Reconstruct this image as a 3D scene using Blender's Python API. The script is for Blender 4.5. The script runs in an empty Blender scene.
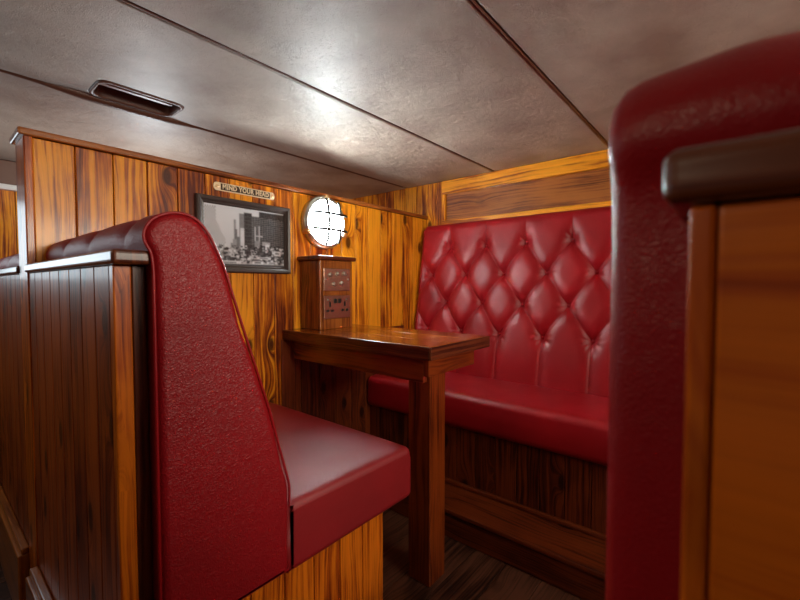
import bpy, bmesh, math, random
from mathutils import Vector, Matrix, noise as mnoise
random.seed(7)
D = bpy.data
SC = bpy.context.scene
COL = SC.collection
PI = math.pi

# ------------------------------------------------------------------ camera
EYE = 0.93
cam = D.cameras.new('camera'); camo = D.objects.new('camera', cam); COL.objects.link(camo)
cam.sensor_width = 36.0; cam.lens = 18.36; cam.clip_start = 0.01; cam.clip_end = 50
camo.location = (0, 0, EYE)
camo.rotation_euler = (math.radians(90 - 2.1), 0, math.radians(39.8 - 90))
cam.dof.use_dof = True; cam.dof.focus_distance = 1.35; cam.dof.aperture_fstop = 7.0
SC.camera = camo

# ------------------------------------------------------------------ world, lights, exposure
w = D.worlds.new('world'); SC.world = w; w.use_nodes = True
w.node_tree.nodes['Background'].inputs[0].default_value = (0.55, 0.75, 1.0, 1)
w.node_tree.nodes['Background'].inputs[1].default_value = 0.04
SC.view_settings.view_transform = 'Standard'; SC.view_settings.look = 'None'
SC.view_settings.gamma = 1.0; SC.view_settings.use_curve_mapping = False
SC.view_settings.exposure = 0.0

def area(name, loc, target, sx, sy, power, color, spread=180):
    l = D.lights.new(name, 'AREA'); l.shape = 'RECTANGLE'; l.size = sx; l.size_y = sy
    l.energy = power; l.color = color; l.spread = math.radians(spread)
    o = D.objects.new(name, l); COL.objects.link(o); o.location = loc
    o.rotation_euler = (Vector(target) - Vector(loc)).to_track_quat('-Z', 'Y').to_euler()
    return o
# daylight from the left window; the right and aisle lights are added fills
area('window_daylight_left', (-0.35, 2.56, 1.13), (-0.1, 0.5, 1.0), 0.8, 0.34, 1.6, (0.78, 0.92, 1.0))
area('fill_right', (0.70, -1.32, 1.30), (0.45, 1.4, 1.12), 1.0, 0.26, 11, (1.0, 0.90, 0.74), 120)  # added fill from the right; no window is built there
area('aisle_fill_near', (-0.8, 1.15, 1.47), (0.4, 0.6, 0.8), 0.5, 0.3, 2.8, (1.0, 0.78, 0.55))  # added fill for the bench backs, without a fitting

l = D.lights.new('lamp_beyond_partition', 'POINT'); l.energy = 9.0; l.color = (0.86, 0.95, 1.0); l.shadow_soft_size = 0.09
o = D.objects.new('lamp_beyond_partition', l); COL.objects.link(o); o.location = (0.72, 2.05, 1.2)
l = D.lights.new('ceiling_fill_right', 'POINT'); l.energy = 7.0; l.color = (1.0, 0.93, 0.84); l.shadow_soft_size = 0.09  # added unseen light to brighten the right of the ceiling
o = D.objects.new('ceiling_fill_right', l); COL.objects.link(o); o.location = (1.2, -0.75, 1.22)

area('bench_back_fill', (-0.95, 0.30, 1.42), (0.2, -0.30, 1.0), 0.22, 0.22, 0.28, (1.0, 0.80, 0.55), 55)  # added narrow fill on the right bench's wooden back, no fitting

# ------------------------------------------------------------------ node helpers
def new_mat(name):
    m = D.materials.new(name); m.use_nodes = True
    nt = m.node_tree; nt.nodes.clear()
    out = nt.nodes.new('ShaderNodeOutputMaterial'); b = nt.nodes.new('ShaderNodeBsdfPrincipled')
    nt.links.new(b.outputs[0], out.inputs[0])
    return m, nt, b
def L(nt, a, b): nt.links.new(a, b)
def node(nt, t, **kw):
    n = nt.nodes.new(t)
    for k, v in kw.items(): setattr(n, k, v)
    return n
def math_(nt, op, a, b=None, clamp=False):
    n = node(nt, 'ShaderNodeMath', operation=op, use_clamp=clamp)
    for i, v in enumerate((a, b)):
        if v is None: continue
        if isinstance(v, (int, float)): n.inputs[i].default_value = v
        else: L(nt, v, n.inputs[i])
    return n.outputs[0]
def ramp(nt, fac, stops, interp='LINEAR'):
    r = node(nt, 'ShaderNodeValToRGB'); cr = r.color_ramp; cr.interpolation = interp
    while len(cr.elements) < len(stops): cr.elements.new(0.5)
    for e, (p, c) in zip(cr.elements, stops):
        e.position = p; e.color = (*c, 1) if len(c) == 3 else c
    L(nt, fac, r.inputs[0]); return r.outputs[0]
def mixc(nt, fac, a, b, mode='MIX'):
    n = node(nt, 'ShaderNodeMix', data_type='RGBA', blend_type=mode)
    if isinstance(fac, (int, float)): n.inputs[0].default_value = fac
    else: L(nt, fac, n.inputs[0])
    for i, v in ((6, a), (7, b)):
        if isinstance(v, tuple): n.inputs[i].default_value = (*v, 1)
        else: L(nt, v, n.inputs[i])
    return n.outputs[2]
def plain(name, col, rough=0.5, metal=0.0, spec=0.5, coat=0.0):
    m, nt, b = new_mat(name)
    b.inputs['Base Color'].default_value = (*col, 1); b.inputs['Roughness'].default_value = rough
    b.inputs['Metallic'].default_value = metal; b.inputs['Specular IOR Level'].default_value = spec
    b.inputs['Coat Weight'].default_value = coat
    return m

def wood(name, dark, mid, light, rough=0.28, knots=1.0, coat=0.5, var=0.35, fine=1.0):
    """grain runs along UV v (metres); each board carries a random UV offset and 'rnd'"""
    m, nt, b = new_mat(name)
    uv = node(nt, 'ShaderNodeUVMap', uv_map='UVMap')
    sp = node(nt, 'ShaderNodeSeparateXYZ'); L(nt, uv.outputs[0], sp.inputs[0])
    u, v = sp.outputs[0], sp.outputs[1]
    def vec(x, y, z=None):
        c = node(nt, 'ShaderNodeCombineXYZ'); L(nt, x, c.inputs[0]); L(nt, y, c.inputs[1])
        if z is not None: L(nt, z, c.inputs[2])
        return c.outputs[0]
    # knots
    kv = node(nt, 'ShaderNodeTexVoronoi', feature='F1', voronoi_dimensions='2D'); kv.inputs['Scale'].default_value = 1.0
    kv.inputs['Randomness'].default_value = 0.9
    L(nt, vec(math_(nt, 'MULTIPLY', u, 8.5), math_(nt, 'MULTIPLY', v, 4.2)), kv.inputs['Vector'])
    d = kv.outputs['Distance']
    sc_ = node(nt, 'ShaderNodeSeparateColor'); L(nt, kv.outputs['Color'], sc_.inputs[0])
    gate = math_(nt, 'GREATER_THAN', sc_.outputs[0], 0.62)
    near = math_(nt, 'POWER', math_(nt, 'SUBTRACT', 1.0, math_(nt, 'MULTIPLY', d, 1.8, True), True), 2.5)
    near = math_(nt, 'MULTIPLY', near, gate)
    # slow warp
    n1 = node(nt, 'ShaderNodeTexNoise', noise_dimensions='2D'); n1.inputs['Scale'].default_value = 1.0; n1.inputs['Detail'].default_value = 2
    L(nt, vec(math_(nt, 'MULTIPLY', u, 9), math_(nt, 'MULTIPLY', v, 2.2)), n1.inputs['Vector'])
    warp = math_(nt, 'ADD', math_(nt, 'MULTIPLY', n1.outputs[0], 0.035), math_(nt, 'MULTIPLY', near, 0.06 * knots))
    uw = math_(nt, 'ADD', u, warp)
    # growth rings
    wv = node(nt, 'ShaderNodeTexNoise', noise_dimensions='2D'); wv.inputs['Scale'].default_value = 1.0
    wv.inputs['Detail'].default_value = 3; wv.inputs['Roughness'].default_value = 0.6
    L(nt, vec(math_(nt, 'MULTIPLY', uw, 115 * fine), math_(nt, 'MULTIPLY', v, 1.6)), wv.inputs['Vector'])
    # fibres
    fb = node(nt, 'ShaderNodeTexNoise', noise_dimensions='2D'); fb.inputs['Scale'].default_value = 1.0; fb.inputs['Detail'].default_value = 2
    L(nt, vec(math_(nt, 'MULTIPLY', u, 420), math_(nt, 'MULTIPLY', v, 14)), fb.inputs['Vector'])
    g = math_(nt, 'ADD', math_(nt, 'MULTIPLY', wv.outputs[0], 0.86), math_(nt, 'MULTIPLY', fb.outputs[0], 0.14))
    rn = node(nt, 'ShaderNodeAttribute', attribute_name='rnd')
    g = math_(nt, 'ADD', g, math_(nt, 'MULTIPLY', math_(nt, 'SUBTRACT', rn.outputs['Fac'], 0.5), var * 0.55))
    # blotchy stain
    bl = node(nt, 'ShaderNodeTexNoise', noise_dimensions='2D'); bl.inputs['Scale'].default_value = 1.0; bl.inputs['Detail'].default_value = 4
    L(nt, vec(math_(nt, 'MULTIPLY', u, 14), math_(nt, 'MULTIPLY', v, 5)), bl.inputs['Vector'])
    g = math_(nt, 'ADD', g, math_(nt, 'MULTIPLY', math_(nt, 'SUBTRACT', bl.outputs[0], 0.5), 0.5))
    c = ramp(nt, g, [(0.26, dark), (0.42, mid), (0.56, light), (0.8, tuple(min(1, x * 1.15) for x in light))])
    core = math_(nt, 'SUBTRACT', 1.0, math_(nt, 'DIVIDE', d, 0.15), True)
    core = math_(nt, 'MULTIPLY', math_(nt, 'MULTIPLY', math_(nt, 'MULTIPLY', core, 2.4, True), gate), 0.85 * min(knots, 1))
    halo = math_(nt, 'MULTIPLY', near, 0.42 * knots)
    c = mixc(nt, halo, c, dark)
    c = mixc(nt, core, c, tuple(x * 0.35 for x in dark))
    L(nt, c, b.inputs['Base Color'])
    b.inputs['Roughness'].default_value = rough
    b.inputs['Specular IOR Level'].default_value = 0.3
    b.inputs['Coat Weight'].default_value = coat; b.inputs['Coat Roughness'].default_value = 0.14
    bp = node(nt, 'ShaderNodeBump'); bp.inputs['Strength'].default_value = 0.25; bp.inputs['Distance'].default_value = 0.002
    L(nt, g, bp.inputs['Height']); L(nt, bp.outputs[0], b.inputs['Normal'])
    return m

def leather(name, base, deep, rough=0.35, scale=1.0, strength=0.35, wrinkle=0.5, spec=0.5, coat=0.0, dist=0.0012, ridged=True, mottle=0.8, asp=1.0, pore=330):
    m, nt, b = new_mat(name)
    tc = node(nt, 'ShaderNodeTexCoord')
    obj = tc.outputs['Object']
    vo = node(nt, 'ShaderNodeTexVoronoi', feature='DISTANCE_TO_EDGE'); vo.inputs['Scale'].default_value = pore * scale
    nw = node(nt, 'ShaderNodeTexNoise'); nw.inputs['Scale'].default_value = 60 * scale; nw.inputs['Detail'].default_value = 2
    L(nt, obj, nw.inputs['Vector'])
    mx = node(nt, 'ShaderNodeMix', data_type='VECTOR'); mx.inputs[0].default_value = 0.02
    L(nt, obj, mx.inputs[4]); L(nt, nw.outputs['Color'], mx.inputs[5]); L(nt, mx.outputs[1], vo.inputs['Vector'])
    pores = math_(nt, 'MULTIPLY', vo.outputs['Distance'], 2.0, True)
    wr = node(nt, 'ShaderNodeTexNoise'); wr.noise_type = 'RIDGED_MULTIFRACTAL' if ridged else 'FBM'
    wr.inputs['Scale'].default_value = 26 * scale; wr.inputs['Detail'].default_value = 5; wr.inputs['Roughness'].default_value = 0.55
    wr.inputs['Distortion'].default_value = 0.6
    mp = node(nt, 'ShaderNodeMapping'); mp.inputs['Scale'].default_value = (1, 1, asp); L(nt, obj, mp.inputs[0]); L(nt, mp.outputs[0], wr.inputs['Vector'])
    big = node(nt, 'ShaderNodeTexNoise'); big.inputs['Scale'].default_value = 5; big.inputs['Detail'].default_value = 4
    L(nt, obj, big.inputs['Vector'])
    h = math_(nt, 'ADD', pores, math_(nt, 'MULTIPLY', wr.outputs[0], wrinkle))
    c = mixc(nt, ramp(nt, big.outputs[0], [(.5 - .25 / mottle, (0, 0, 0)), (.5 + .25 / mottle, (1, 1, 1))]), base, deep)
    L(nt, c, b.inputs['Base Color'])
    rr = math_(nt, 'ADD', rough - 0.06, math_(nt, 'MULTIPLY', big.outputs[0], 0.14)); L(nt, rr, b.inputs['Roughness'])
    b.inputs['Specular IOR Level'].default_value = spec
    b.inputs['Coat Weight'].default_value = coat; b.inputs['Coat Roughness'].default_value = 0.5
    bp = node(nt, 'ShaderNodeBump'); bp.inputs['Strength'].default_value = strength; bp.inputs['Distance'].default_value = dist
    L(nt, h, bp.inputs['Height']); L(nt, bp.outputs[0], b.inputs['Normal'])
    return m

M = {}
M['pine'] = wood('golden_pine', (0.12, 0.014, 0.002), (0.50, 0.12, 0.005), (0.86, 0.33, 0.014), rough=0.36, coat=0.2, var=0.5, fine=0.75)
M['pine_bench'] = wood('orange_stained_pine', (0.11, 0.012, 0.002), (0.40, 0.07, 0.004), (0.68, 0.165, 0.007), rough=0.34, coat=0.3)
M['pine_red'] = wood('red_stained_pine', (0.06, 0.007, 0.002), (0.22, 0.034, 0.004), (0.38, 0.075, 0.008), rough=0.38, coat=0.2)
M['walnut'] = wood('dark_stained_wood', (0.025, 0.006, 0.003), (0.075, 0.016, 0.006), (0.14, 0.033, 0.010), rough=0.3, knots=0.3, coat=0.6)
M['panel'] = wood('brown_panel_wood', (0.10, 0.022, 0.005), (0.24, 0.062, 0.012), (0.40, 0.125, 0.022), rough=0.3, knots=0.35, coat=0.5)
M['orange'] = wood('orange_varnished_wood', (0.32, 0.045, 0.003), (0.50, 0.085, 0.004), (0.64, 0.14, 0.006), rough=0.3, knots=0.3, coat=0.4, fine=0.5)
M['top'] = wood('varnished_tabletop', (0.09, 0.013, 0.002), (0.25, 0.05, 0.005), (0.44, 0.12, 0.009), rough=0.27, knots=0.5, coat=0.8)
M['table'] = wood('table_frame_wood', (0.035, 0.005, 0.002), (0.12, 0.017, 0.003), (0.22, 0.038, 0.005), rough=0.3, knots=0.4, coat=0.5)
M['floor'] = wood('dark_floor_planks', (0.02, 0.008, 0.005), (0.06, 0.022, 0.012), (0.12, 0.045, 0.025), rough=0.4, knots=0.3, coat=0.2)
M['dark'] = plain('groove_shadow_paint', (0.03, 0.008, 0.003), 0.7)
M['red'] = leather('oxblood_leather', (0.36, 0.006, 0.012), (0.22, 0.003, 0.006), rough=0.42, scale=1.6, strength=0.28, wrinkle=0.7, spec=0.4, dist=0.003, asp=2.0, pore=110)
M['red_smooth'] = leather('oxblood_leather_smooth', (0.38, 0.007, 0.012), (0.24, 0.004, 0.007), rough=0.36, strength=0.2, wrinkle=0.3, spec=0.36)
M['red_button'] = plain('glossy_red_button', (0.34, 0.008, 0.012), 0.22)
M['red_seat'] = leather('oxblood_seat_leather', (0.36, 0.007, 0.012), (0.22, 0.004, 0.007), rough=0.46, scale=1.5, strength=0.3, wrinkle=0.8, spec=0.4, coat=0.7, dist=0.0013)
M['boards_dark'] = wood('shade_darkened_boards', (0.025, 0.004, 0.002), (0.09, 0.014, 0.003), (0.16, 0.028, 0.005), rough=0.4, coat=0.2)  # shade under the seat and table is put into this dark colour
M['tan'] = leather('taupe_ceiling_leather', (0.46, 0.385, 0.31), (0.28, 0.20, 0.15), rough=0.54, scale=0.9, strength=0.75, wrinkle=4.5, spec=0.9, coat=0.8, dist=0.003, ridged=False, mottle=1.6)
M['tan_dark'] = leather('brown_trim_leather', (0.16, 0.075, 0.05), (0.10, 0.04, 0.028), rough=0.35, scale=0.8, strength=0.3, wrinkle=0.4)
M['recess'] = plain('vent_recess_brown', (0.26, 0.10, 0.065), 0.4)
M['brass'] = plain('aged_brass', (0.78, 0.55, 0.30), 0.35, 1.0)
M['letter'] = plain('polished_brass_letters', (0.85, 0.68, 0.45), 0.45, 0.25)
M['bronze'] = plain('dark_bronze', (0.07, 0.045, 0.03), 0.5, 0.6)
M['chrome'] = plain('lamp_metal', (0.62, 0.64, 0.62), 0.28, 1.0)
M['frame'] = plain('charcoal_frame', (0.06, 0.045, 0.04), 0.32, 0.0, 0.5)
M['black'] = plain('black_plastic', (0.012, 0.012, 0.012), 0.4)
M['white'] = plain('white_paint', (0.75, 0.76, 0.75), 0.5)
# brushed steel
m, nt, b = new_mat('brushed_copper_steel')
tc = node(nt, 'ShaderNodeTexCoord')
b.inputs['Base Color'].default_value = (0.50, 0.34, 0.24, 1); b.inputs['Metallic'].default_value = 1.0; b.inputs['Roughness'].default_value = 0.27
b.inputs['Anisotropic'].default_value = 0.7
M['steel'] = m
# lamp glass: lit milky diffuser
m, nt, b = new_mat('lit_lamp_glass')
b.inputs['Base Color'].default_value = (0.9, 0.95, 0.95, 1); b.inputs['Roughness'].default_value = 0.15
b.inputs['Emission Color'].default_value = (0.86, 0.98, 1.0, 1); b.inputs['Emission Strength'].default_value = 95.0
tr = nt.nodes.new('ShaderNodeBsdfTransparent'); ms = nt.nodes.new('ShaderNodeMixShader'); ms.inputs[0].default_value = 0.45
L(nt, tr.outputs[0], ms.inputs[1]); L(nt, b.outputs[0], ms.inputs[2])
L(nt, ms.outputs[0], [n for n in nt.nodes if n.type == 'OUTPUT_MATERIAL'][0].inputs[0])
M['glow'] = m
m, nt, b = new_mat('lit_window_pane')
b.inputs['Base Color'].default_value = (0.8, 0.9, 0.95, 1)
b.inputs['Emission Color'].default_value = (0.75, 0.9, 1.0, 1); b.inputs['Emission Strength'].default_value = 1.5
M['pane'] = m
# picture print from a colour attribute
m, nt, b = new_mat('photo_print')
at = node(nt, 'ShaderNodeAttribute', attribute_name='ink'); L(nt, at.outputs['Color'], b.inputs['Base Color'])
b.inputs['Roughness'].default_value = 0.25; b.inputs['Coat Weight'].default_value = 0.5
M['print'] = m

# ------------------------------------------------------------------ mesh helpers
class MB:
    """collects shapes into ONE mesh, with a grain-aligned UV map and a random value per board"""
    def __init__(s): s.v = []; s.f = []; s.uv = []; s.r = []; s.smooth = []; s.mi = []
    def face(s, idx, uvs, rnd, smooth=False, mi=0):
        s.f.append(idx); s.uv.append(uvs); s.r.append(rnd); s.smooth.append(smooth); s.mi.append(mi)
    def box(s, x0, x1, y0, y1, z0, z1, grain='z', rnd=None, mi=0):
        if rnd is None: rnd = random.random()
        ou, ov = random.uniform(0, 40), random.uniform(0, 40)
        P = [(x, y, z) for x in (x0, x1) for y in (y0, y1) for z in (z0, z1)]
        n = len(s.v); s.v += P
        g = 'xyz'.index(grain)
        for q in ((0, 1, 3, 2), (4, 6, 7, 5), (0, 4, 5, 1), (2, 3, 7, 6), (0, 2, 6, 4), (1, 5, 7, 3)):
            pts = [P[i] for i in q]
            const = [k for k in range(3) if len({p[k] for p in pts}) == 1][0] if all((x0 != x1, y0 != y1, z0 != z1)) else 0
            ax = [k for k in range(3) if k != const]
            if g in ax: vax = g; uax = [k for k in ax if k != g][0]
            else: uax, vax = ax
            s.face([n + i for i in q], [(p[uax] + ou, p[vax] + ov) for p in pts], rnd, False, mi)
    def grid(s, pts, nu, nv, smooth=True, mi=0, closed_u=False, rnd=.5):
        n = len(s.v); s.v += pts
        for i in range(nu if closed_u else nu - 1):
            for j in range(nv - 1):
                a = i * nv + j; b_ = ((i + 1) % nu) * nv + j
                q = [n + a, n + b_, n + b_ + 1, n + a + 1]
                s.face(q, [(s.v[k][0] + s.v[k][1], s.v[k][2]) for k in q], rnd, smooth, mi)
        return n
    def ngon(s, idx, mi=0, smooth=False): s.face(idx, [(s.v[k][0] + s.v[k][1], s.v[k][2]) for k in idx], .5, smooth, mi)
    def tube(s, path, r, k=10, closed=False, mi=0, caps=True):
        path = [Vector(p) for p in path]; n = len(path); rings = []
        up = Vector((0.123, 0.31, 0.94)).normalized(); prev = None
        for i, p in enumerate(path):
            if closed: t = path[(i + 1) % n] - path[i - 1]
            else: t = path[min(i + 1, n - 1)] - path[max(i - 1, 0)]
            t.normalize()
            if prev is None:
                a = t.cross(up)
                if a.length < .1: a = t.cross(Vector((1, 0, 0)))
            else: a = prev - t * prev.dot(t)
            a.normalize(); prev = a; b_ = t.cross(a)
            rr = r[i] if isinstance(r, (list, tuple)) else r
            rings.append([tuple(p + (a * math.cos(2 * PI * j / k) + b_ * math.sin(2 * PI * j / k)) * rr) for j in range(k)])
        base = len(s.v)
        for R_ in rings: s.v += R_
        for i in range(n if closed else n - 1):
            for j in range(k):
                q = [base + i * k + j, base + i * k + (j + 1) % k, base + ((i + 1) % n) * k + (j + 1) % k, base + ((i + 1) % n) * k + j]
                s.face(q, [(j * .01, i * .01)] * 4, .5, True, mi)
        if caps and not closed:
            s.ngon([base + j for j in range(k)][::-1], mi); s.ngon([base + (n - 1) * k + j for j in range(k)], mi)
    def lathe(s, c, axis, prof, k=40, mi=0):
        """prof: (radius, height along axis)"""
        axis = Vector(axis).normalized(); c = Vector(c)
        a = axis.orthogonal().normalized(); b_ = axis.cross(a)
        base = len(s.v)
        for r, h in prof:
            for j in range(k):
                s.v.append(tuple(c + axis * h + (a * math.cos(2 * PI * j / k) + b_ * math.sin(2 * PI * j / k)) * max(r, 1e-5)))
        for i in range(len(prof) - 1):
            for j in range(k):
                q = [base + i * k + j, base + i * k + (j + 1) % k, base + (i + 1) * k + (j + 1) % k, base + (i + 1) * k + j]
                s.face(q, [(0, 0)] * 4, .5, True, mi)
        s.ngon([base + j for j in range(k)][::-1], mi); s.ngon([base + (len(prof) - 1) * k + j for j in range(k)], mi)
    def build(s, name, mats, parent=None, bevel=0, seg=2, origin=None, smooth_angle=None):
        me = D.meshes.new(name); off = Vector(origin) if origin is not None else Vector((0, 0, 0))
        me.from_pydata([tuple(Vector(v) - off) for v in s.v], [], s.f)
        uv = me.uv_layers.new(name='UVMap'); k = 0
        for f in s.uv:
            for c in f: uv.data[k].uv = c; k += 1
        at = me.attributes.new('rnd', 'FLOAT', 'FACE'); at.data.foreach_set('value', s.r)
        me.polygons.foreach_set('use_smooth', s.smooth); me.polygons.foreach_set('material_index', s.mi)
        for mm in (mats if isinstance(mats, list) else [mats]): me.materials.append(mm)
        bm = bmesh.new(); bm.from_mesh(me); bmesh.ops.recalc_face_normals(bm, faces=bm.faces); bm.to_mesh(me); bm.free()
        me.update()
        o = D.objects.new(name, me); COL.objects.link(o); o.location = off
        if parent is not None:
            o.parent = parent; o.matrix_parent_inverse = Matrix.Identity(4); o.location = off - Vector(parent['_w'])
            o['_w'] = tuple(off)
        if bevel:
            b_ = o.modifiers.new('bevel', 'BEVEL'); b_.width = bevel; b_.segments = seg; b_.limit_method = 'ANGLE'; b_.angle_limit = math.radians(50)
            b_.harden_normals = False
        return o

def structure(o): o['kind'] = 'structure'; return o
def thing(name, label, cat, loc, group=None):
    o = D.objects.new(name, None); COL.objects.link(o); o.location = loc; o.empty_display_size = .05
    o['_w'] = tuple(loc); o['label'] = label; o['category'] = cat
    if group: o['group'] = group
    return o
def tag(o, label, cat, group=None):
    o['label'] = label; o['category'] = cat
    if group: o['group'] = group
    return o

# ------------------------------------------------------------------ dimensions
FZ = -0.02            # floor
CZ = 1.514            # ceiling
XW = 1.95             # wall at the end of the deck
YP0, YP1 = 1.41, 1.525    # half-height partition
YO = 2.66             # outer wall
YR = -1.45            # opposite outer wall
XB = -2.3
PT = 1.33             # partition top

# ------------------------------------------------------------------ structure
mb = MB(); y = YR
while y < YO:
    mb.box(XB, XW + .05, y, min(y + .118, YO), FZ - .03, FZ, 'x'); y += .12
# floor planks run towards the partition in the booth
structure(mb.build('floor', M['floor'], bevel=.0015))

def round_loop(x0, x1, y0, y1, r, z, n=6):
    pts = []
    for cx, cy, a0 in ((x1 - r, y1 - r, 0), (x0 + r, y1 - r, 90), (x0 + r, y0 + r, 180), (x1 - r, y0 + r, 270)):
        for i in range(n + 1):
            a = math.radians(a0 + 90 * i / n); pts.append((cx + r * math.cos(a), cy + r * math.sin(a), z))
    return pts
# ceiling: stretched leather panels with rolled edges; one has the vent's opening
VX0, VX1, VY0, VY1 = .362, .596, 1.408, 1.541
seams = [YR, -.675, -.12, .437, .989, 1.562, YO]
def ceil_panel(mb, x0, x1, y0, y1, hole=None):
    r = .008; g = .0035
    loops = []
    for inset, dz in ((g, .02), (g, r), (g + r * .3, r * .3), (g + r, 0)):
        loops.append(round_loop(x0 + inset, x1 - inset, y0 + inset, y1 - inset, .004, CZ + dz, 3))
    n = len(loops[0]); base = len(mb.v)
    for lp in loops: mb.v += lp
    for i in range(3):
        for j in range(n):
            q = [base + i * n + j, base + i * n + (j + 1) % n, base + (i + 1) * n + (j + 1) % n, base + (i + 1) * n + j]
            mb.face(q, [(0, 0)] * 4, .5, True)
    if not hole: mb.ngon([base + 3 * n + j for j in range(n)])
    else:
        hx0, hx1, hy0, hy1 = hole
        hl = []
        for k_, (ins, dz) in enumerate(((-.006, 0), (0, .004), (.002, .05))):
            hl.append(round_loop(hx0 + ins, hx1 - ins, hy0 + ins, hy1 - ins, .03, CZ + dz, 6))
        hb = len(mb.v); hn = len(hl[0])
        for lp in hl: mb.v += lp
        for i in range(2):
            for j in range(hn):
                q = [hb + i * hn + j, hb + i * hn + (j + 1) % hn, hb + (i + 1) * hn + (j + 1) % hn, hb + (i + 1) * hn + j]
                mb.face(q, [(0, 0)] * 4, .5, True)
        # bridge outer rounded rect to hole: both loops are ordered by corner, so fan corner groups
        o_ = [base + 3 * n + j for j in range(n)]; h_ = [hb + j for j in range(hn)]
        i = j = 0
        while i < n or j < hn:
            a = i / n; c = j / hn
            if a <= c and i < n:
                mb.face([o_[i % n], o_[(i + 1) % n], h_[j % hn]], [(0, 0)] * 3, .5, False); i += 1
            else:
                mb.face([o_[i % n], h_[(j + 1) % hn], h_[j % hn]], [(0, 0)] * 3, .5, False); j += 1
mb = MB()
for a, b_ in zip(seams[:-1], seams[1:]):
    if abs(a - .989) < 1e-6:
        ceil_panel(mb, XB, .118, a, b_); ceil_panel(mb, .118, XW, a, b_, (VX0, VX1, VY0, VY1))
    else: ceil_panel(mb, XB, XW, a, b_)
structure(mb.build('ceiling', M['tan']))
mb = MB(); mb.box(XB, XW + .05, YR, YO + .05, CZ + .05, CZ + .08, 'x')
structure(mb.build('ceiling_backing', M['dark']))
# seam cords
def cord(name, x0, x1, y, r=.0035, z=CZ + .003):
    mb = MB(); mb.tube([(x0, y, z), (x1, y, z)], r, 8); return structure(mb.build(name, M['tan_dark']))
for i, s_ in enumerate(seams[1:-2]): cord('trim_%d' % (i + 1), XB, XW - .002, s_)
mb = MB(); mb.tube([(x_, 1.5625, CZ + .006 - .004 * math.exp(-((x_ - .47) / .2) ** 4)) for x_ in [XB + i * .05 for i in range(85)]],
                   [.009 + .009 * math.exp(-((XB + i * .05 - .47) / .18) ** 4) for i in range(85)], 12)
structure(mb.build('trim_6', M['tan_dark']))

# vent in the ceiling
vt = thing('ceiling_vent', 'recessed brown vent slot in the padded ceiling above the partition', 'vent', (.468, 1.46, CZ))
mb = MB()
pts = []
for ins, dz in ((-.007, .001), (-.005, -.003), (0, -.004), (.004, .002), (.006, .042)):
    pts += round_loop(VX0 + .004 + ins, VX1 - .004 - ins, VY0 + .004 + ins, VY1 - .004 - ins, .03, CZ + dz, 6)
n_ = 28
base = len(mb.v); mb.v += pts
for i in range(4):
    for j in range(n_):
        mb.face([base + i * n_ + j, base + i * n_ + (j + 1) % n_, base + (i + 1) * n_ + (j + 1) % n_, base + (i + 1) * n_ + j], [(0, 0)] * 4, .5, True)
mb.build('rim', M['tan_dark'], vt)
mb = MB(); mb.box(VX0 + .004, VX1 - .004, VY0 + .004, VY1 - .004, CZ + .038, CZ + .044, 'x')
mb.build('back_plate', M['recess'], vt)
mb = MB(); mb.box(VX0 + .02, VX1 - .02, VY0 + .055, VY0 + .062, CZ + .012, CZ + .038, 'x')
mb.box(VX0 + .02, VX1 - .02, VY0 + .062, VY0 + .085, CZ + .018, CZ + .024, 'x')
mb.build('flap', M['recess'], vt, bevel=.001)

# boards on a plane
def boards(mb, axis, fixed0, fixed1, a0, a1, z0, z1, widths=(.0885,), start=None, gap=.0022):
    a = a0 if start is None else start; i = 0
    while a < a1 - .002:
        wd = widths[i % len(widths)]
        lo, hi = max(a, a0), min(a + wd - gap, a1)
        if hi - lo > .004:
            if axis == 'x': mb.box(lo, hi, fixed0, fixed1, z0, z1, 'z')
            else: mb.box(fixed0, fixed1, lo, hi, z0, z1, 'z')
        a += wd; i += 1

# partition with the picture (wall_left): boards both faces, end post, top rail
mb = MB()
boards(mb, 'x', YP0, YP0 + .014, .212, XW, FZ, PT - .02)
boards(mb, 'x', YP1 - .014, YP1, .212, XW, FZ, PT - .02)
structure(mb.build('wall_left', M['pine'], bevel=.0022))
mb = MB(); mb.box(.214, XW, YP0 + .012, YP1 - .012, FZ, PT - .022, 'z'); structure(mb.build('wall_left_core', M['dark']))
mb = MB(); mb.box(.194, .2125, YP0 - .003, YP1 + .002, FZ, PT - .018, 'z', rnd=.3); structure(mb.build('trim_7', M['pine_bench'], bevel=.003))
mb = MB(); mb.box(.183, XW, YP0 - .010, YP1 + .008, PT - .018, PT, 'x', rnd=.45); structure(mb.build('trim_8', M['panel'], bevel=.005, seg=3))

# end wall
mb = MB()
boards(mb, 'y', XW, XW + .015, YP0, YO, FZ, CZ + .02)
boards(mb, 'y', XW, XW + .015, YR, YP0, FZ, 1.2)
structure(mb.build('wall_back', M['pine'], bevel=.002))
mb = MB(); mb.box(XW + .012, XW + .05, YR, YO, FZ, CZ + .05, 'z'); structure(mb.build('wall_back_core', M['dark']))
# pilaster in the corner
mb = MB(); mb.box(XW - .012, XW + .012, 1.305, 1.348, FZ, CZ - .001, 'z', rnd=.1); mb.box(XW - .012, XW + .012, 1.350, YP0 - .001, FZ, CZ - .001, 'z', rnd=.4)
structure(mb.build('trim_9', M['pine'], bevel=.002))
# framed panel above the sofa
mb = MB()
mb.box(XW - .018, XW + .012, YR, 1.303, 1.438, CZ - .001, 'y', rnd=.8)
structure(mb.build('trim_10', M['pine'], bevel=.003))
mb = MB(); mb.box(XW - .018, XW + .012, YR, 1.303, 1.19, 1.292, 'y', rnd=.75)
structure(mb.build('trim_11', M['pine'], bevel=.003))
mb = MB(); mb.box(XW - .016, XW + .012, 1.283, 1.303, 1.292, 1.438, 'z', rnd=.8)
structure(mb.build('trim_12', M['pine'], bevel=.003))
mb = MB(); mb.box(XW - .002, XW + .012, YR, 1.284, 1.29, 1.44, 'y', rnd=.5)
structure(mb.build('wall_back_panel', M['panel']))

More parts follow.
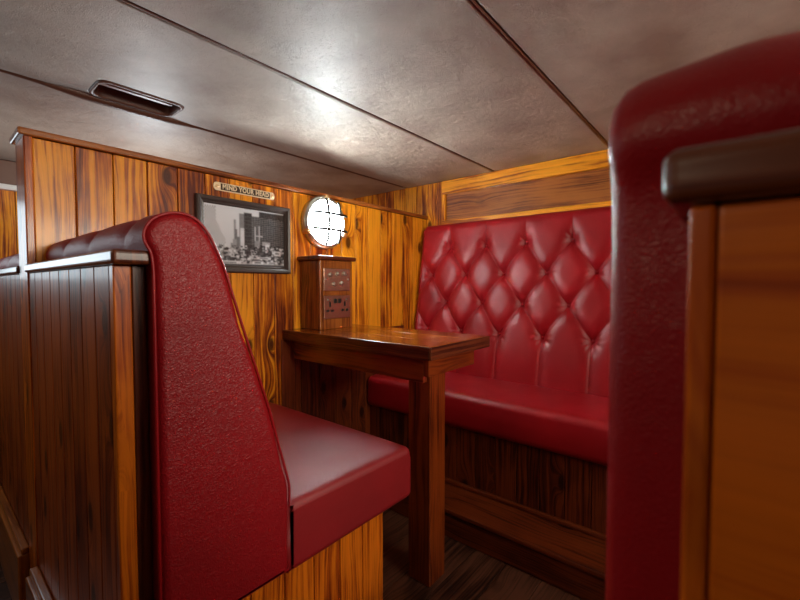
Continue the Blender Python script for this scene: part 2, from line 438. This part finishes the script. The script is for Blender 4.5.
# outer wall beyond the partition
mb = MB()
boards(mb, 'x', YO, YO + .015, .245, XW, FZ, 1.375)
boards(mb, 'x', YO, YO + .015, XB, .245, FZ, .93)
structure(mb.build('wall_outer', M['pine'], bevel=.002))
mb = MB(); mb.box(XB, XW, YO + .02, YO + .05, FZ, CZ + .05, 'z'); structure(mb.build('wall_outer_core', M['dark']))
mb = MB(); mb.box(XB, XW, YO - .012, YO + .012, 1.40, CZ - .001, 'x'); structure(mb.build('wall_outer_cove', M['tan_dark'], bevel=.004))
mb = MB(); mb.box(XB, XW, YO - .028, YO + .012, 1.375, 1.40, 'x'); structure(mb.build('trim_13', M['white'], bevel=.003))
# window in the outer wall
mb = MB(); mb.box(-.80, .10, YO + .004, YO + .010, .96, 1.33, 'x'); structure(mb.build('window_1', M['pane']))
mb = MB()
for q in ((-.85, -.80, .93, 1.37), (.10, .15, .93, 1.37)): mb.box(q[0], q[1], YO - .012, YO + .012, q[2], q[3], 'z')
mb.box(-.80, .10, YO - .012, YO + .012, .93, .96, 'x'); mb.box(-.80, .10, YO - .012, YO + .012, 1.33, 1.37, 'x')
structure(mb.build('trim_14', M['pine_red'], bevel=.003))

# opposite wall, behind the camera's right
mb = MB(); boards(mb, 'x', YR - .015, YR, XB, XW, FZ, .93); boards(mb, 'x', YR - .015, YR, XB, .1, .93, CZ)
boards(mb, 'x', YR - .015, YR, 1.7, XW, .93, CZ)
structure(mb.build('wall_right', M['pine'], bevel=.002))
mb = MB(); mb.box(XB, XW, YR - .05, YR - .018, FZ, CZ + .05, 'z'); structure(mb.build('wall_right_core', M['dark']))

# ------------------------------------------------------------------ upholstery
DY, DZ, Z0, YE = .212, .146, 1.132, 1.21     # tuft lattice on the sofa
def tuft(y, t, H=.022, ztop=1.245):
    """outward height of deep-buttoned upholstery at (y, t)"""
    zb = Z0 - 3 * DZ
    fe = abs(((y - YE) / DY + .5) % 1 - .5) * DY          # to even columns
    fo = abs(((y - YE) / DY) % 1 - .5) * DY               # to odd columns
    if t >= Z0:
        ds = fe; k = (min(1, (ztop - t) / (ztop - Z0)) if ztop > t else 0) ** .6
    elif t <= zb: ds = fo; k = 1
    else:
        p = (y - YE) / DY + (Z0 - t) / (2 * DZ); q = (y - YE) / DY - (Z0 - t) / (2 * DZ)
        dp = abs((p + .5) % 1 - .5); dq = abs((q + .5) % 1 - .5)
        ds = min(dp, dq) * .1716; k = 1
    h = H - k * (.005 * math.exp(-ds / .005) + .011 * (1 - min(1, ds / .055)) ** 2)
    # buttons
    r2 = 1e9; ang = 0
    for k in range(4):
        zk = Z0 - k * DZ; off = 0 if k % 2 == 0 else .5
        n = round((y - YE) / DY - off) + off
        dy_, dz_ = y - (YE + n * DY), t - zk
        r = math.hypot(dy_, dz_)
        if r < r2: r2 = r; ang = math.atan2(dz_, dy_)
    h -= .028 * math.exp(-(r2 / .027) ** 1.2)
    h += .0018 * math.cos(ang * 9 + 1.3) * math.exp(-((r2 - .028) / .016) ** 2)
    return h

def resample(prof, step):
    P = [Vector((a, b)) for a, b in prof]; out = [P[0]]
    for a, b in zip(P[:-1], P[1:]):
        n = max(1, round((b - a).length / step))
        for i in range(1, n + 1): out.append(a.lerp(b, i / n))
    return out
def smooth_prof(P, it=2):
    for _ in range(it):
        P = [P[0]] + [(P[i - 1] + P[i] * 2 + P[i + 1]) / 4 for i in range(1, len(P) - 1)] + [P[-1]]
    return P
def normals(P, closed=False):
    N = []; n = len(P)
    for i in range(n):
        a = P[i - 1] if (i or closed) else P[0]; b = P[(i + 1) % n] if (i < n - 1 or closed) else P[-1]
        t = (b - a).normalized(); N.append(Vector((-t.y, t.x)))
    return N

def loft(mb, prof, ya, yb, step=.008, disp=None, r=.014, closed=True, round_b=True, puff=0):
    """solid: closed (x,z) profile swept along y with rounded ends; disp(i, y) pushes point i outward"""
    n = len(prof); N = normals(prof, True)
    cx = sum(p.x for p in prof) / n; cz = sum(p.y for p in prof) / n
    area_ = sum(prof[i].x * prof[(i + 1) % n].y - prof[(i + 1) % n].x * prof[i].y for i in range(n))
    sg = -1 if area_ > 0 else 1
    sgn = 1 if yb > ya else -1; Lg = abs(yb - ya)
    offs = [(0, r), (r * .13, r * .5), (r * .5, r * .134), (r, 0)]
    m_ = max(2, round((Lg - 2 * r) / step)) if disp else 2
    rows = [(d, ins) for d, ins in offs] + [(r + (Lg - 2 * r) * i / m_, 0) for i in range(1, m_)] + [(Lg - d, ins) for d, ins in offs[::-1]]
    pts = []
    for d, ins in rows:
        y = ya + sgn * d
        for i, p in enumerate(prof):
            o = (disp(i, y) if disp else 0) - ins
            q = p + N[i] * sg * o
            pts.append((q.x, y, q.y))
    nr = len(rows)
    base = len(mb.v); mb.v += pts
    for a in range(nr - 1):
        for i in range(n):
            q = [base + a * n + i, base + a * n + (i + 1) % n, base + (a + 1) * n + (i + 1) % n, base + (a + 1) * n + i]
            mb.face(q, [(0, 0)] * 4, .5, True)
    mb.ngon([base + i for i in range(n)]); mb.ngon([base + (nr - 1) * n + i for i in range(n)][::-1])

def rounded_rect(x0, x1, z0, z1, rs, n=5):
    """rs: radii (bl, br, tr, tl)"""
    pts = []
    for (cx, cz, a0, r) in ((x0 + rs[0], z0 + rs[0], 180, rs[0]), (x1 - rs[1], z0 + rs[1], 270, rs[1]), (x1 - rs[2], z1 - rs[2], 0, rs[2]), (x0 + rs[3], z1 - rs[3], 90, rs[3])):
        for i in range(n + 1):
            a = math.radians(a0 + 90 * i / n); pts.append(Vector((cx + r * math.cos(a), cz + r * math.sin(a))))
    return pts

BACK = [(.243, .345), (.243, .955), (.240, .985), (.229, .996), (.230, 1.014), (.243, 1.032), (.263, 1.042), (.288, 1.045), (.309, 1.036), (.327, 1.014), (.350, .965),
        (.389, .839), (.436, .692), (.481, .524), (.477, .345)]
def booth_bench(ye, sgn, length, label, cap_over, wood_in=.04, front_mat='red', step=.008, back_boards=True, r=.012):
    yb = ye + sgn * length
    t = thing('booth_bench', label, 'bench', (.55, (ye + yb) / 2, FZ))
    def span(a, b): return (ye + sgn * min(a, b), ye + sgn * max(a, b)) if sgn > 0 else (ye + sgn * max(a, b), ye + sgn * min(a, b))
    # upholstered backrest
    prof = smooth_prof(resample(BACK, .008), 2)
    tops = max(range(len(prof)), key=lambda i: prof[i].y)
    s = [0.0]
    for a, b in zip(prof[:-1], prof[1:]): s.append(s[-1] + (b - a).length)
    s = [x - s[tops] for x in s]; total = s[-1]
    yt0 = ye + sgn * .106
    def disp(i, y):
        if s[i] < -.085: return 0
        tt = 1.245 - max(0, s[i] + .03) if s[i] >= 0 else 1.215 + s[i] * .3
        yy = YE + (y - yt0)
        e = min(1, abs(y - ye) / .06)
        kk = min(1, (s[i] + .085) / .05) * (1 if s[i] < total - .06 else max(0, (total - .0 - s[i]) / .06))
        h = tuft(yy, tt, ztop=1.30) - .022
        return h * kk * e + .006 * kk * e
    mb = MB(); loft(mb, prof, ye, yb, step, disp, r=r)
    bk = mb.build('backrest', M['red'] if back_boards else M['red_smooth'], t)
    # piping along the end panel
    Np = normals(prof, True); path = []
    for i in range(0, len(prof), 1):
        if s[i] > (-.70 if sgn > 0 else .02):
            q = prof[i] + Np[i] * .002; path.append((q.x, ye + sgn * r * .5, q.y))
    mb = MB(); mb.tube(path, .0026, 8); mb.build('piping', M['red_smooth'], t)
    # seat cushion
    cp = rounded_rect(.470, .886, .338, .488, (.012, .02, .026, .01))
    cp = resample([(p.x, p.y) for p in cp], .012)
    def cd(i, y):
        p = cp[i]
        if p.y < .46: return 0
        e = min(1, abs(y - ye) / .1, abs(y - yb) / .1); return .007 * math.sin(PI * min(1, max(0, (.886 - p.x) / .41))) * e + .010 * max(0, (.8 - p.x)) - .004
    mb = MB(); loft(mb, cp[:-1], ye, yb, .015, cd, r=.018)
    mb.build('seat_cushion', M['red_seat'], t)
    mb = MB(); mb.tube([(.482, ye + sgn * .010, .478), (.84, ye + sgn * .007, .472), (.868, ye + sgn * .008, .470), (.881, ye + sgn * .02, .466), (.885, ye + sgn * .06, .464), (.885, yb - sgn * .01, .464)], .0022, 8)
    mb.build('seat_piping', M['red_smooth'], t)
    # wooden back
    ww = wood_in
    a, b = span(ww + (.0205 if sgn > 0 else 0), length)
    mb = MB()
    if back_boards: boards(mb, 'y', .197, .212, a, b, FZ, .961, widths=(.084,), start=min(a, b) - .0035, gap=.0028)
    else:
        e0, e1 = span(ww, ww + .0085); mb.box(.1955, .212, e0, e1, FZ, .961, 'z', rnd=.1)
        e0, e1 = span(ww + .0088, length); mb.box(.197, .212, e0, e1, FZ, .961, 'y', rnd=.6)
    mb.build('back_panel', M['pine_red'] if back_boards else M['orange'], t, bevel=.002)
    # end boards beside the pad
    mb = MB(); e0, e1 = span(ww, ww + .02)
    mb.box(.197 if sgn > 0 else .2125, .2215, e0, e1, FZ, .961, 'z', rnd=.55)
    mb.box(.214, .241, *span(ww + .022, length), FZ, .95, 'z', rnd=.3)
    mb.build('end_board', M['pine_bench'], t, bevel=.002)
    mb = MB(); mb.box(.222, .243, e0 + .001, e1, FZ, .961, 'z', rnd=.4); mb.build('filler_strip', M['walnut'], t, bevel=.002)
    # cap rail
    c0, c1 = span(ww - cap_over, length)
    mb = MB(); mb.box(.188, .246, c0, c1, .9615, .983, 'y', rnd=.6); mb.build('cap_rail', M['walnut'], t, bevel=.006, seg=4)
    # base
    a, b = span(ww, length)
    mb = MB()
    if sgn > 0: boards(mb, 'x', a, a + .014, .245, .806, FZ, .338, widths=(.078,), start=.2605)
    else: boards(mb, 'x', b - .014, b, .245, .806, FZ, .338, widths=(.078,))
    boards(mb, 'y', .792, .806, a + .016, b - .001, FZ, .338)
    mb.box(.26, .79, a + .016, b - .016, FZ, .336, 'x')
    mb.build('base', M['pine_bench'], t, bevel=.002)
    mb = MB(); k0 = .30 if length < 1 else 0.0; mb.box(.170, .1965, *span(ww + k0, length), FZ, .172, 'y'); mb.box(.178, .1965, *span(ww + k0, length), .1725, .190, 'y')
    mb.build('skirting', M['panel'], t, bevel=.004, seg=3)
    return t
booth_bench(.69, 1, .719, 'red leather booth bench with its end panel and wooden back left of the table', .030)
booth_bench(1.527, 1, 1.12, 'booth bench beyond the partition with red tufted top, at the far left edge', .0, wood_in=.002, step=.012)
booth_bench(.057, -1, 1.48, 'dark red bench back with orange wooden panel close up on the right', .009, wood_in=.041, back_boards=False, r=.015)

# ------------------------------------------------------------------ sofa along the end wall
SY0, SY1 = -1.40, 1.402
st = thing('tufted_sofa', 'long red button-tufted wall sofa behind the table', 'sofa', (1.7, .3, FZ))
def sx(z): return 1.778 + (z - .48) * .155
prof = [(1.946, .36), (1.946, 1.225), (1.940, 1.240), (1.926, 1.247), (1.908, 1.246), (1.898, 1.236)]
z = 1.225
while z > .37: prof.append((sx(z), z)); z -= .02
prof.append((sx(.36), .36))
SP = resample(prof, .0045)
front = [(p.x <= sx(p.y) + .004 or p.y > 1.2 and p.x < 1.93) and p.y < 1.2465 for p in SP]
def sdisp(i, y):
    p = SP[i]
    if p.x > 1.935: return 0
    k = min(1, (1.935 - p.x) / .03)
    e = min(1, (SY1 - y) / .03 + .1)
    return (tuft(y, min(p.y, 1.244))) * k * e
mb = MB()
# fine mesh where it can be seen, coarser beyond
loft(mb, SP, SY1, .24, .0042, sdisp, r=.010)
loft(mb, SP, .239, SY0, .014, lambda i, y: (tuft(y, min(SP[i].y, 1.244)) * min(1, max(0, (1.935 - SP[i].x) / .03))), r=.004)
mb.build('backrest', M['red_smooth'], st)
# buttons
for k in range(4):
    zk = Z0 - k * DZ; off = 0 if k % 2 == 0 else .5
    for n in range(-13, 2):
        yk = YE + (n + off) * DY
        if yk > SY1 - .05 or yk < .25: continue
        x = sx(zk) + .015
        ax = Vector((-1, 0, .155)).normalized()
        mb = MB(); mb.lathe((x, yk, zk), ax, [(.0085, -.004), (.0085, .001), (.0075, .0035), (.0045, .0055), (.001, .0062)], 16)
        mb.build('button', M['red_button'], st, origin=(x, yk, zk))
# seat
cp = rounded_rect(1.42, 1.80, .337, .482, (.03, .01, .02, .034), 6)
cp = resample([(p.x, p.y) for p in cp], .012)[:-1]
def cd(i, y):
    p = cp[i]
    if p.y < .45: return 0
    return .008 * math.sin(PI * min(1, max(0, (p.x - 1.42) / .38)))
mb = MB(); loft(mb, cp, SY1, SY0, .03, cd, r=.02); mb.build('seat_cushion', M['red_smooth'], st)
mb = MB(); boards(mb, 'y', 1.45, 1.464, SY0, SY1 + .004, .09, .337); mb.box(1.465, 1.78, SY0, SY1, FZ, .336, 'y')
mb.build('base', M['boards_dark'], st, bevel=.002)  # base and plinth colour carries the shade below the seat
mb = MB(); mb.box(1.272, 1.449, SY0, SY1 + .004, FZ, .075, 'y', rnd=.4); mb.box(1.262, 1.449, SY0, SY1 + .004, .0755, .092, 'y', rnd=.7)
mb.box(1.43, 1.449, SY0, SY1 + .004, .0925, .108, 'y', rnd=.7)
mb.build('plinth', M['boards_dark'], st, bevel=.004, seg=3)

# ------------------------------------------------------------------ table
tb = thing('booth_table', 'narrow varnished wooden table fixed to the picture wall', 'table', (1.13, 1.04, FZ))
mb = MB()
mb.box(.960, 1.075, .685, 1.408, .712, .75, 'y', rnd=.35); mb.box(1.0755, 1.195, .685, 1.408, .712, .75, 'y', rnd=.7); mb.box(1.1955, 1.31, .685, 1.408, .712, .75, 'y', rnd=.5)
mb.build('tabletop', M['top'], tb, bevel=.003, seg=3)
mb = MB(); mb.box(.953, 1.312, .678, .6845, .711, .7495, 'x', rnd=.5); mb.box(.953, .9595, .685, 1.408, .711, .7495, 'y', rnd=.4)
mb.build('edge_band', M['walnut'], tb, bevel=.002)
mb = MB()
mb.box(.98, 1.25, .705, .725, .655, .7115, 'x', rnd=.7)
mb.box(.98, 1.000, .7255, 1.37, .635, .7115, 'y', rnd=.4)
mb.box(1.23, 1.25, .7255, 1.37, .655, .7115, 'y', rnd=.5)
mb.build('apron', M['table'], tb, bevel=.002)
mb = MB(); mb.box(1.016, 1.102, .7262, .812, FZ, .7115, 'z', rnd=.6); mb.build('leg', M['table'], tb, bevel=.003)
mb = MB(); boards(mb, 'x', 1.4035, 1.4085, .945, 1.72, .112, .7115, widths=(.095,)); structure(mb.build('wall_left_shade', M['boards_dark'], bevel=.002))  # dark boards put in for the table's shade on the partition
mb = MB(); mb.box(.99, 1.24, 1.371, 1.403, .66, .7115, 'x'); mb.build('wall_batten', M['table'], tb, bevel=.002)

# ------------------------------------------------------------------ socket box on the table
bx = thing('socket_box', 'small wooden box with two metal socket plates standing on the table', 'box', (1.128, 1.345, .7502))
mb = MB(); mb.box(1.04, 1.215, 1.28, 1.294, .7502, 1.030, 'z', rnd=.65); mb.box(1.04, 1.054, 1.2945, 1.4095, .7502, 1.030, 'z', rnd=.1)
mb.box(1.201, 1.215, 1.2945, 1.4095, .7502, 1.030, 'z', rnd=.4)
mb.build('body', M['panel'], bx, bevel=.003)
mb = MB(); mb.box(1.024, 1.228, 1.265, 1.4095, 1.0302, 1.048, 'x', rnd=.5); mb.build('lid', M['walnut'], bx, bevel=.006, seg=4)
def plate(z0, z1, kind):
    mb = MB(); mb.box(1.056, 1.198, 1.2745, 1.2798, z0, z1, 'x'); p = mb.build('socket_plate', M['steel'], bx, bevel=.002)
    p['label'] = 'brushed metal switch plate with round knobs' if kind == 's' else 'brushed metal double power socket with black pin holes'
    def disc(x, z, r, name, mat, h=.006):
        mb = MB(); mb.lathe((x, 1.2745, z), (0, -1, 0), [(r, -.001), (r, h * .6), (r * .75, h), (r * .3, h * 1.05)], 18); mb.build(name, mat, p)
    w_, cx, cz, hh = .142, 1.127, (z0 + z1) / 2, (z1 - z0)
    if kind == 's':
        for dx, dz in ((-.038, .020), (0, .024), (.038, .026), (-.02, -.018), (.022, -.014)): disc(cx + dx, cz + dz, .0085, 'knob', M['chrome'], .007)
        for dx in (-.060, .060): disc(cx + dx, cz + .002, .0035, 'screw', M['chrome'], .002)
    else:
        for sx_ in (-.04, .04):
            for hx, hz, a, b in ((0, .012, .0035, .010), (-.012, -.014, .0065, .0045), (.012, -.014, .0065, .0045)):
                mb = MB(); mb.box(cx + sx_ + hx - a, cx + sx_ + hx + a, 1.2735, 1.2745, cz + hz - b, cz + hz + b, 'x'); mb.build('pin_hole', M['black'], p)
        for sx_ in (-.012, .012):
            mb = MB(); mb.box(cx + sx_ - .007, cx + sx_ + .007, 1.271, 1.2745, cz + .016, cz + .034, 'x'); mb.build('rocker_switch', M['black'], p, bevel=.001)
        for dx in (-.05, .05): disc(cx + dx, cz + .030, .0035, 'screw', M['chrome'], .002)
plate(.905, .998, 's'); plate(.792, .888, 'p')

# ------------------------------------------------------------------ bulkhead lamp
LX, LZ = 1.160, 1.200
lp = thing('bulkhead_lamp', 'round lit bulkhead lamp with metal cage bars on the wooden wall', 'lamp', (LX, YP0, LZ))
mb = MB(); mb.lathe((LX, YP0 - .0005, LZ), (0, -1, 0), [(.112, 0), (.114, .012), (.114, .022), (.108, .031), (.100, .035), (.094, .033), (.092, .028), (.092, .002)], 64)
mb.build('housing_ring', M['chrome'], lp)
mb = MB(); mb.lathe((LX, YP0 - .0005, LZ), (0, -1, 0), [(.0915, .004), (.0915, .032), (.087, .044), (.074, .056), (.05, .063), (.02, .067), (.002, .0675)], 64)
mb.build('glass', M['glow'], lp)
l = D.lights.new('bulb', 'POINT'); l.energy = 10.0; l.color = (0.88, 0.97, 1.0); l.shadow_soft_size = 0.014
bo = D.objects.new('bulb', l); COL.objects.link(bo); bo.parent = lp; bo.location = (0, -.049, 0)
def bar(offx=None, offz=None):
    pts = []
    o = offx if offx is not None else offz
    half = math.sqrt(.1 ** 2 - o ** 2)
    for i in range(25):
        q = -half + 2 * half * i / 24
        rr = math.hypot(q, o) / .104
        d = .046 + .028 * math.sqrt(max(0, 1 - rr ** 2.2))
        pts.append((LX + (o if offx is not None else q), YP0 - d, LZ + (q if offx is not None else o)))
    mb = MB(); mb.tube(pts, .0058, 8); mb.build('cage_bar', M['black'], lp)
bar(offx=-.022); bar(offx=.045); bar(offz=.034); bar(offz=-.034)
for a in (90, 205, 335):
    a = math.radians(a); cx, cz = LX + .108 * math.cos(a), LZ + .108 * math.sin(a)
    mb = MB(); mb.lathe((cx, YP0 - .026, cz), (0, -1, 0), [(.012, -.022), (.012, .012), (.009, .015), (.004, .016)], 16); mb.build('screw_lug', M['brass'], lp)

# ------------------------------------------------------------------ framed street photograph
FX0, FX1, FZ0, FZ1 = .617, .984, .975, 1.236
pf = thing('picture_frame', 'dark framed black and white street photograph on the wooden wall', 'picture', ((FX0 + FX1) / 2, YP0, (FZ0 + FZ1) / 2))
mb = MB()
fw = .026
def mitre(x0, z0, x1, z1, nx, nz):
    """frame side with an inner slope; corners mitred"""
    # cross-section: (inset, depth)
    cs = [(0, 0), (0, .016), (.004, .020), (.012, .018), (.018, .012), (.022, .013), (fw, .009), (fw, 0)]
    d = Vector((x1 - x0, z1 - z0)).normalized(); base = len(mb.v)
    for end, (ex, ez) in ((1, (x0, z0)), (-1, (x1, z1))):
        for ins, dep in cs: mb.v.append((ex + nx * ins + d.x * ins * end, YP0 - .001 - dep, ez + nz * ins + d.y * ins * end))
    n = len(cs)
    for i in range(n - 1): mb.face([base + i, base + i + 1, base + n + i + 1, base + n + i], [(0, 0)] * 4, .5)
mitre(FX0, FZ0, FX1, FZ0, 0, 1); mitre(FX1, FZ0, FX1, FZ1, -1, 0); mitre(FX1, FZ1, FX0, FZ1, 0, -1); mitre(FX0, FZ1, FX0, FZ0, 1, 0)
mb.build('frame', M['frame'], pf)
# the print: an old city street, drawn as tones in a fine grid
GW, GH = 150, 104
rng = random.Random(3)
img = [[0.0] * GW for _ in range(GH)]
def put(x0, x1, y0, y1, v, n=0.0):
    for j in range(max(0, int(y0 * GH)), min(GH, int(y1 * GH) + 1)):
        for i in range(max(0, int(x0 * GW)), min(GW, int(x1 * GW) + 1)): img[j][i] = max(0, v + rng.uniform(-n, n))
for j in range(GH):
    for i in range(GW): img[j][i] = .42 + .12 * (1 - j / GH) - .1 * i / GW      # sky (row 0 = top)
for i in range(GW):                                                             # left buildings
    x = i / GW
    top = .02 + .0 * x if x < .13 else (.25 + (x - .13) * 3 if x < .24 else 1)
    for j in range(GH):
        y = j / GH
        if y > top and y < .8: img[j][i] = .34 + (.16 if (i // 2 + j // 3) % 2 else -.12) + rng.uniform(-.05, .05)
put(.30, .33, .62, .72, .2, .05)
for x0, x1, t, v in ((.34, .36, .22, .2), (.355, .375, .38, .1), (.37, .42, .5, .12), (.33, .37, .55, .22), (.41, .47, .10, .16), (.42, .46, .35, .45), (.47, .56, .07, .035), (.56, .66, .12, .05), (.66, 1.0, .02, .03)):
    put(x0, x1, t, .82, v, .03)
for j in range(GH):                                                             # windows and ledges right
    for i in range(int(.47 * GW), GW):
        x = i / GW; y = j / GH
        if .12 < y < .62 and x > .56:
            sl = y + (x - .5) * .35
            if (sl * 26) % 1 < .25: img[j][i] = .11 + rng.uniform(0, .04)
            elif (i % 5 == 0) and rng.random() < .6: img[j][i] = .13
        if .47 < x < .56 and j % 7 == 0 and i % 3: img[j][i] = .09
put(.60, .61, .3, .62, .4); put(.655, .665, .28, .6, .35); put(.60, .70, .46, .47, .35); put(.42, .46, .40, .58, .5, .05)
put(.70, .80, .56, .62, .28, .1); put(.74, .79, .60, .72, .5, .15); put(.60, .66, .55, .7, .2, .1)
for _ in range(520):                                                            # crowd and cars
    x = rng.random(); y = rng.uniform(.66, .95); s_ = .008 + .02 * (y - .6)
    v = rng.choice((.02, .03, .04, .35, .5, .08, .2))
    put(x - s_, x + s_, y - s_ * 1.2, y + s_ * .8, v, .03)
for x, y, w_, h_ in ((.86, .72, .09, .07), (.63, .84, .18, .03), (.57, .92, .13, .04), (.76, .92, .14, .03), (.12, .93, .30, .05), (.30, .80, .04, .05), (.42, .88, .03, .05)):
    put(x, x + w_, y, y + h_, .5, .12); put(x + w_ * .2, x + w_ * .8, y + h_ * .3, y + h_ * .6, .10, .05)
put(0, 1, .975, 1, .05)
for _ in range(2):
    img = [[(img[j][i] * 2 + img[j][max(i - 1, 0)] + img[j][min(i + 1, GW - 1)] + img[max(j - 1, 0)][i] + img[min(j + 1, GH - 1)][i]) / 6 for i in range(GW)] for j in range(GH)]
ix0, ix1, iz0, iz1 = FX0 + fw, FX1 - fw, FZ0 + fw, FZ1 - fw
me = D.meshes.new('print')
V = [(ix0 + (ix1 - ix0) * i / GW, YP0 - .008, iz1 - (iz1 - iz0) * j / GH) for j in range(GH + 1) for i in range(GW + 1)]
F = [(j * (GW + 1) + i, (j + 1) * (GW + 1) + i, (j + 1) * (GW + 1) + i + 1, j * (GW + 1) + i + 1) for j in range(GH) for i in range(GW)]
me.from_pydata(V, [], F)
ca = me.color_attributes.new('ink', 'FLOAT_COLOR', 'CORNER')
buf = []
for j in range(GH):
    for i in range(GW):
        v = img[j][i] * 1.5; buf += [v * .93, v * .98, v * 1.05, 1] * 4
ca.data.foreach_set('color', buf); me.materials.append(M['print'])
po = D.objects.new('print', me); COL.objects.link(po); po.parent = pf; po.location = -Vector(pf['_w'])
mb = MB(); mb.box(ix0 - .002, ix1 + .002, YP0 - .0072, YP0 - .001, iz0 - .002, iz1 + .002, 'x'); mb.build('backing_board', M['frame'], pf)

# ------------------------------------------------------------------ brass sign
sgx0, sgx1, sgz, sgh = .680, .922, 1.2745, .0145
sg = thing('brass_sign', 'small brass plaque reading MIND YOUR HEAD above the picture', 'sign', ((sgx0 + sgx1) / 2, YP0, sgz))
def capsule(x0, x1, z, h, n=10):
    pts = []
    for i in range(n + 1): a = -PI / 2 + PI * i / n; pts.append((x1 - h * .8 + h * .8 * math.cos(a), z + h * math.sin(a)))
    for i in range(n + 1): a = PI / 2 + PI * i / n; pts.append((x0 + h * .8 + h * .8 * math.cos(a), z + h * math.sin(a)))
    return pts
def slab(name, pts, ya, yb, mat, par, bevel=0):
    mb = MB(); n = len(pts); mb.v = [(x, ya, z) for x, z in pts] + [(x, yb, z) for x, z in pts]
    mb.ngon(list(range(n))); mb.ngon(list(range(n, 2 * n))[::-1])
    for i in range(n): mb.ngon([i, (i + 1) % n, n + (i + 1) % n, n + i])
    return mb.build(name, mat, par, bevel=bevel)
slab('plate', capsule(sgx0, sgx1, sgz, sgh), YP0 - .001, YP0 - .005, M['letter'], sg, .001)
slab('sunk_field', [(sgx0 + .026, sgz - .0108), (sgx1 - .022, sgz - .0108), (sgx1 - .022, sgz + .0108), (sgx0 + .026, sgz + .0108)], YP0 - .005, YP0 - .0058, M['bronze'], sg)
cu = D.curves.new('lettering', 'FONT'); cu.body = 'MIND YOUR HEAD'; cu.align_x = 'CENTER'; cu.align_y = 'CENTER'
cu.size = .0235; cu.extrude = .0010; cu.offset = .0006; cu.space_character = 1.12
tmp = D.objects.new('tmp_text', cu); COL.objects.link(tmp); bpy.context.view_layer.update()
tme = D.meshes.new_from_object(tmp.evaluated_get(bpy.context.evaluated_depsgraph_get())); D.objects.remove(tmp)
xs = [v.co.x for v in tme.vertices]; wid = max(xs) - min(xs)
mid = (max(xs) + min(xs)) / 2; k_ = .182 / wid
for v in tme.vertices: v.co = Vector(((v.co.x - mid) * k_, -v.co.z, v.co.y))
tme.materials.clear(); tme.materials.append(M['letter']); tme.name = 'lettering'
lo = D.objects.new('lettering', tme); COL.objects.link(lo); lo.parent = sg
lo.location = Vector(((sgx0 + sgx1) / 2 + .002, YP0 - .0066, sgz)) - Vector(sg['_w'])
for x in (sgx0 + .013, sgx1 - .011):
    mb = MB(); mb.lathe((x, YP0 - .005, sgz), (0, -1, 0), [(.0055, -.001), (.0055, .001), (.003, .0022), (.0005, .0024)], 16); mb.build('screw', M['brass'], sg)

for o in D.objects:
    if '_w' in o: del o['_w']
